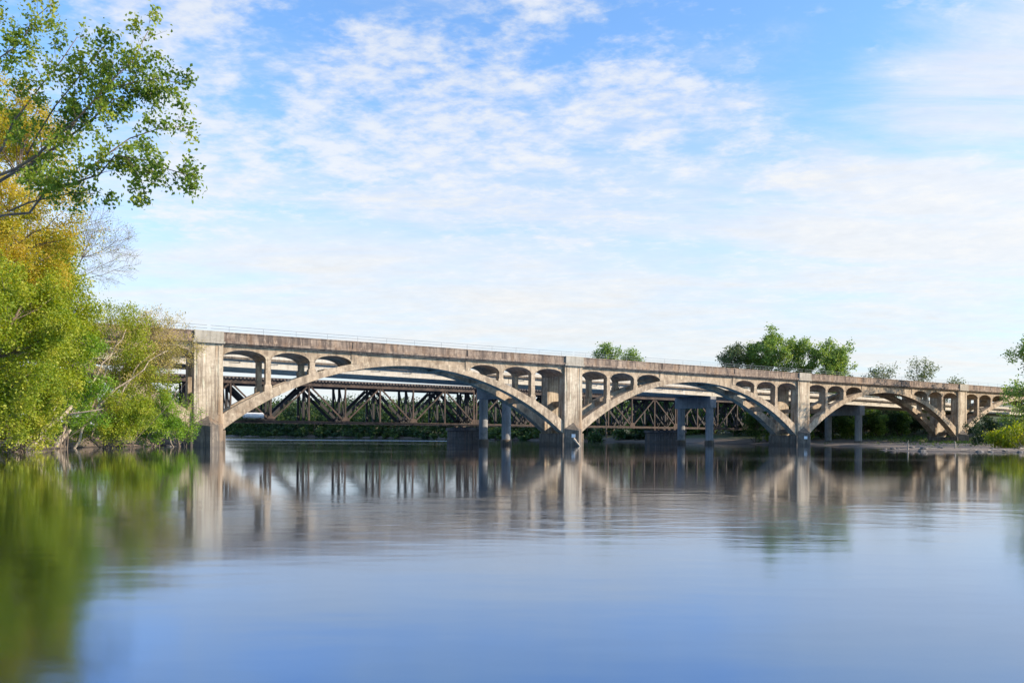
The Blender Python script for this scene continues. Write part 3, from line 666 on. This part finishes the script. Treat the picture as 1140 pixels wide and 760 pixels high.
# ------------------------------------------------------------------ sky, sun, camera
EL, AZ = 25.0, 10.0        # sun: low, to the right and slightly behind the camera
sd = Vector((math.cos(math.radians(EL))*math.cos(math.radians(AZ)), -math.cos(math.radians(EL))*math.sin(math.radians(AZ)), math.sin(math.radians(EL))))
w = bpy.data.worlds.new('World'); SC.world = w; w.use_nodes = True; nt = w.node_tree
bg = nt.nodes['Background']; sky = N(nt, 'ShaderNodeTexSky', sky_type='NISHITA'); sky.sun_disc = False
sky.sun_elevation = math.radians(EL); sky.sun_rotation = math.atan2(sd.x, sd.y); sky.air_density = 1.0; sky.dust_density = .6; sky.ozone_density = 2.2; sky.altitude = 50
tc = N(nt, 'ShaderNodeTexCoord').outputs['Generated']; sep = N(nt, 'ShaderNodeSeparateXYZ'); nt.links.new(tc, sep.inputs[0])
X, Y, Z = sep.outputs
zz = math_(nt, 'ADD', math_(nt, 'MAXIMUM', Z, 0.0), .10)
cv = N(nt, 'ShaderNodeCombineXYZ'); nt.links.new(math_(nt, 'DIVIDE', X, zz), cv.inputs[0]); nt.links.new(math_(nt, 'DIVIDE', Y, zz), cv.inputs[1]); cp = cv.outputs[0]
cbn = N(nt, 'ShaderNodeCombineXYZ'); nt.links.new(X, cbn.inputs[0]); nt.links.new(Z, cbn.inputs[1]); cb = cbn.outputs[0]
def wn(scale, det, ro, ms, loc=(0,0,0), dist=0, rot=0):
    mp = N(nt, 'ShaderNodeMapping'); mp.inputs['Scale'].default_value = ms; mp.inputs['Location'].default_value = loc; mp.inputs['Rotation'].default_value = (0,0,rot); nt.links.new(cp, mp.inputs[0])
    n = N(nt, 'ShaderNodeTexNoise'); n.inputs['Scale'].default_value = scale; n.inputs['Detail'].default_value = det; n.inputs['Roughness'].default_value = ro; n.inputs['Distortion'].default_value = dist
    nt.links.new(mp.outputs[0], n.inputs['Vector']); return n.outputs['Fac']
az = math_(nt, 'DIVIDE', X, math_(nt, 'MAXIMUM', Y, .05)); el = math_(nt, 'DIVIDE', Z, math_(nt, 'MAXIMUM', Y, .05))
inv = lambda a: math_(nt, 'SUBTRACT', 1.0, a, clamp=True)
def blob(a, b, ra, rb):           # a soft patch of cloud cover at one bearing and height of the sky
    u = math_(nt, 'DIVIDE', math_(nt, 'SUBTRACT', az, a), ra); v = math_(nt, 'DIVIDE', math_(nt, 'SUBTRACT', el, b), rb)
    return sstep(nt, math_(nt, 'ADD', math_(nt, 'MULTIPLY', u, u), math_(nt, 'MULTIPLY', v, v)), 1.3, 0)
def mx_(a, b): return math_(nt, 'MAXIMUM', a, b)
cover = wn(.9, 3, .5, (1,1,1), (7.9, 1.1, 0), .2)
puff = wn(6.5, 8, .60, (1,1.1,1), (.4, 2.3, 0), .1, .5)
fine = wn(19, 6, .62, (1,1.3,1), (2.2, 7.1, 0), .15, .6)
wisp = wn(1.6, 9, .66, (.6,1.7,1), (1.7, .6, 0), .4, .45)
flock = mx_(mx_(blob(-.13,.40,.24,.15), blob(-.40,.36,.13,.15)), mx_(mx_(blob(.20,.42,.17,.075), blob(.32,.36,.16,.06)), mx_(blob(-.45,.55,.12,.07), blob(.02,.30,.22,.08))))
sheet = mx_(blob(.66,.43,.24,.16), mx_(blob(.60,.30,.30,.12), blob(.95,.5,.4,.3)))
field = math_(nt, 'ADD', math_(nt, 'MULTIPLY', puff, .66), math_(nt, 'MULTIPLY', fine, .34))
field = math_(nt, 'ADD', field, math_(nt, 'MULTIPLY', math_(nt, 'SUBTRACT', cover, .5), .35))
puffs = math_(nt, 'MULTIPLY', sstep(nt, math_(nt, 'ADD', field, math_(nt, 'MULTIPLY', flock, .13)), .50, .76), .76)
lowz = sstep(nt, el, .50, .16)
wisps = math_(nt, 'MULTIPLY', sstep(nt, math_(nt, 'ADD', wisp, math_(nt, 'ADD', math_(nt, 'MULTIPLY', sheet, .26), math_(nt, 'MULTIPLY', lowz, .12))), .46, .84), .82)
bands = noise(nt, cb, 1, 6, .6, (1.6, 9.0, 1), .5)
veil = math_(nt, 'MULTIPLY', lowz, math_(nt, 'ADD', .40, math_(nt, 'MULTIPLY', sstep(nt, bands, .36, .62), .42)))
cl = inv(math_(nt, 'MULTIPLY', math_(nt, 'MULTIPLY', inv(puffs), inv(wisps)), inv(veil)))
cshade = math_(nt, 'ADD', .84, math_(nt, 'MULTIPLY', field, .34))
CLOUD = mixc(nt, 1.0, (3.32, 3.32, 3.29), cshade, 'MULTIPLY')
skc = mixc(nt, 1.0, sky.outputs[0], (.86, 1.08, 1.26), 'MULTIPLY')
skc = mixc(nt, math_(nt, 'MULTIPLY', sstep(nt, el, .34, .05), .6), skc, (2.15, 2.52, 2.85))
nt.links.new(mixc(nt, cl, skc, CLOUD), bg.inputs[0]); bg.inputs[1].default_value = .15

sl = bpy.data.lights.new('sun', 'SUN'); sl.energy = 4.6; sl.angle = math.radians(.5); sl.color = (1, .87, .70)
so = bpy.data.objects.new('sun', sl); COL.objects.link(so); so.rotation_euler = (-sd).to_track_quat('-Z', 'Y').to_euler(); so.location = (60, -20, 60)

cam = bpy.data.cameras.new('camera'); co = bpy.data.objects.new('camera', cam); COL.objects.link(co); SC.camera = co
cam.sensor_width = 36; cam.lens = F/1140*36; cam.shift_y = (HY-380)/1140; cam.clip_start = .1; cam.clip_end = 8000
co.matrix_world = Matrix.Translation((0, 0, CAMZ)) @ Matrix.Rotation(PI/2, 4, 'X') @ Matrix.Rotation(ROLL, 4, 'Z')
SC.view_settings.view_transform = 'Standard'; SC.view_settings.look = 'None'; SC.view_settings.exposure = 0.85; SC.view_settings.gamma = 1; SC.view_settings.use_curve_mapping = False
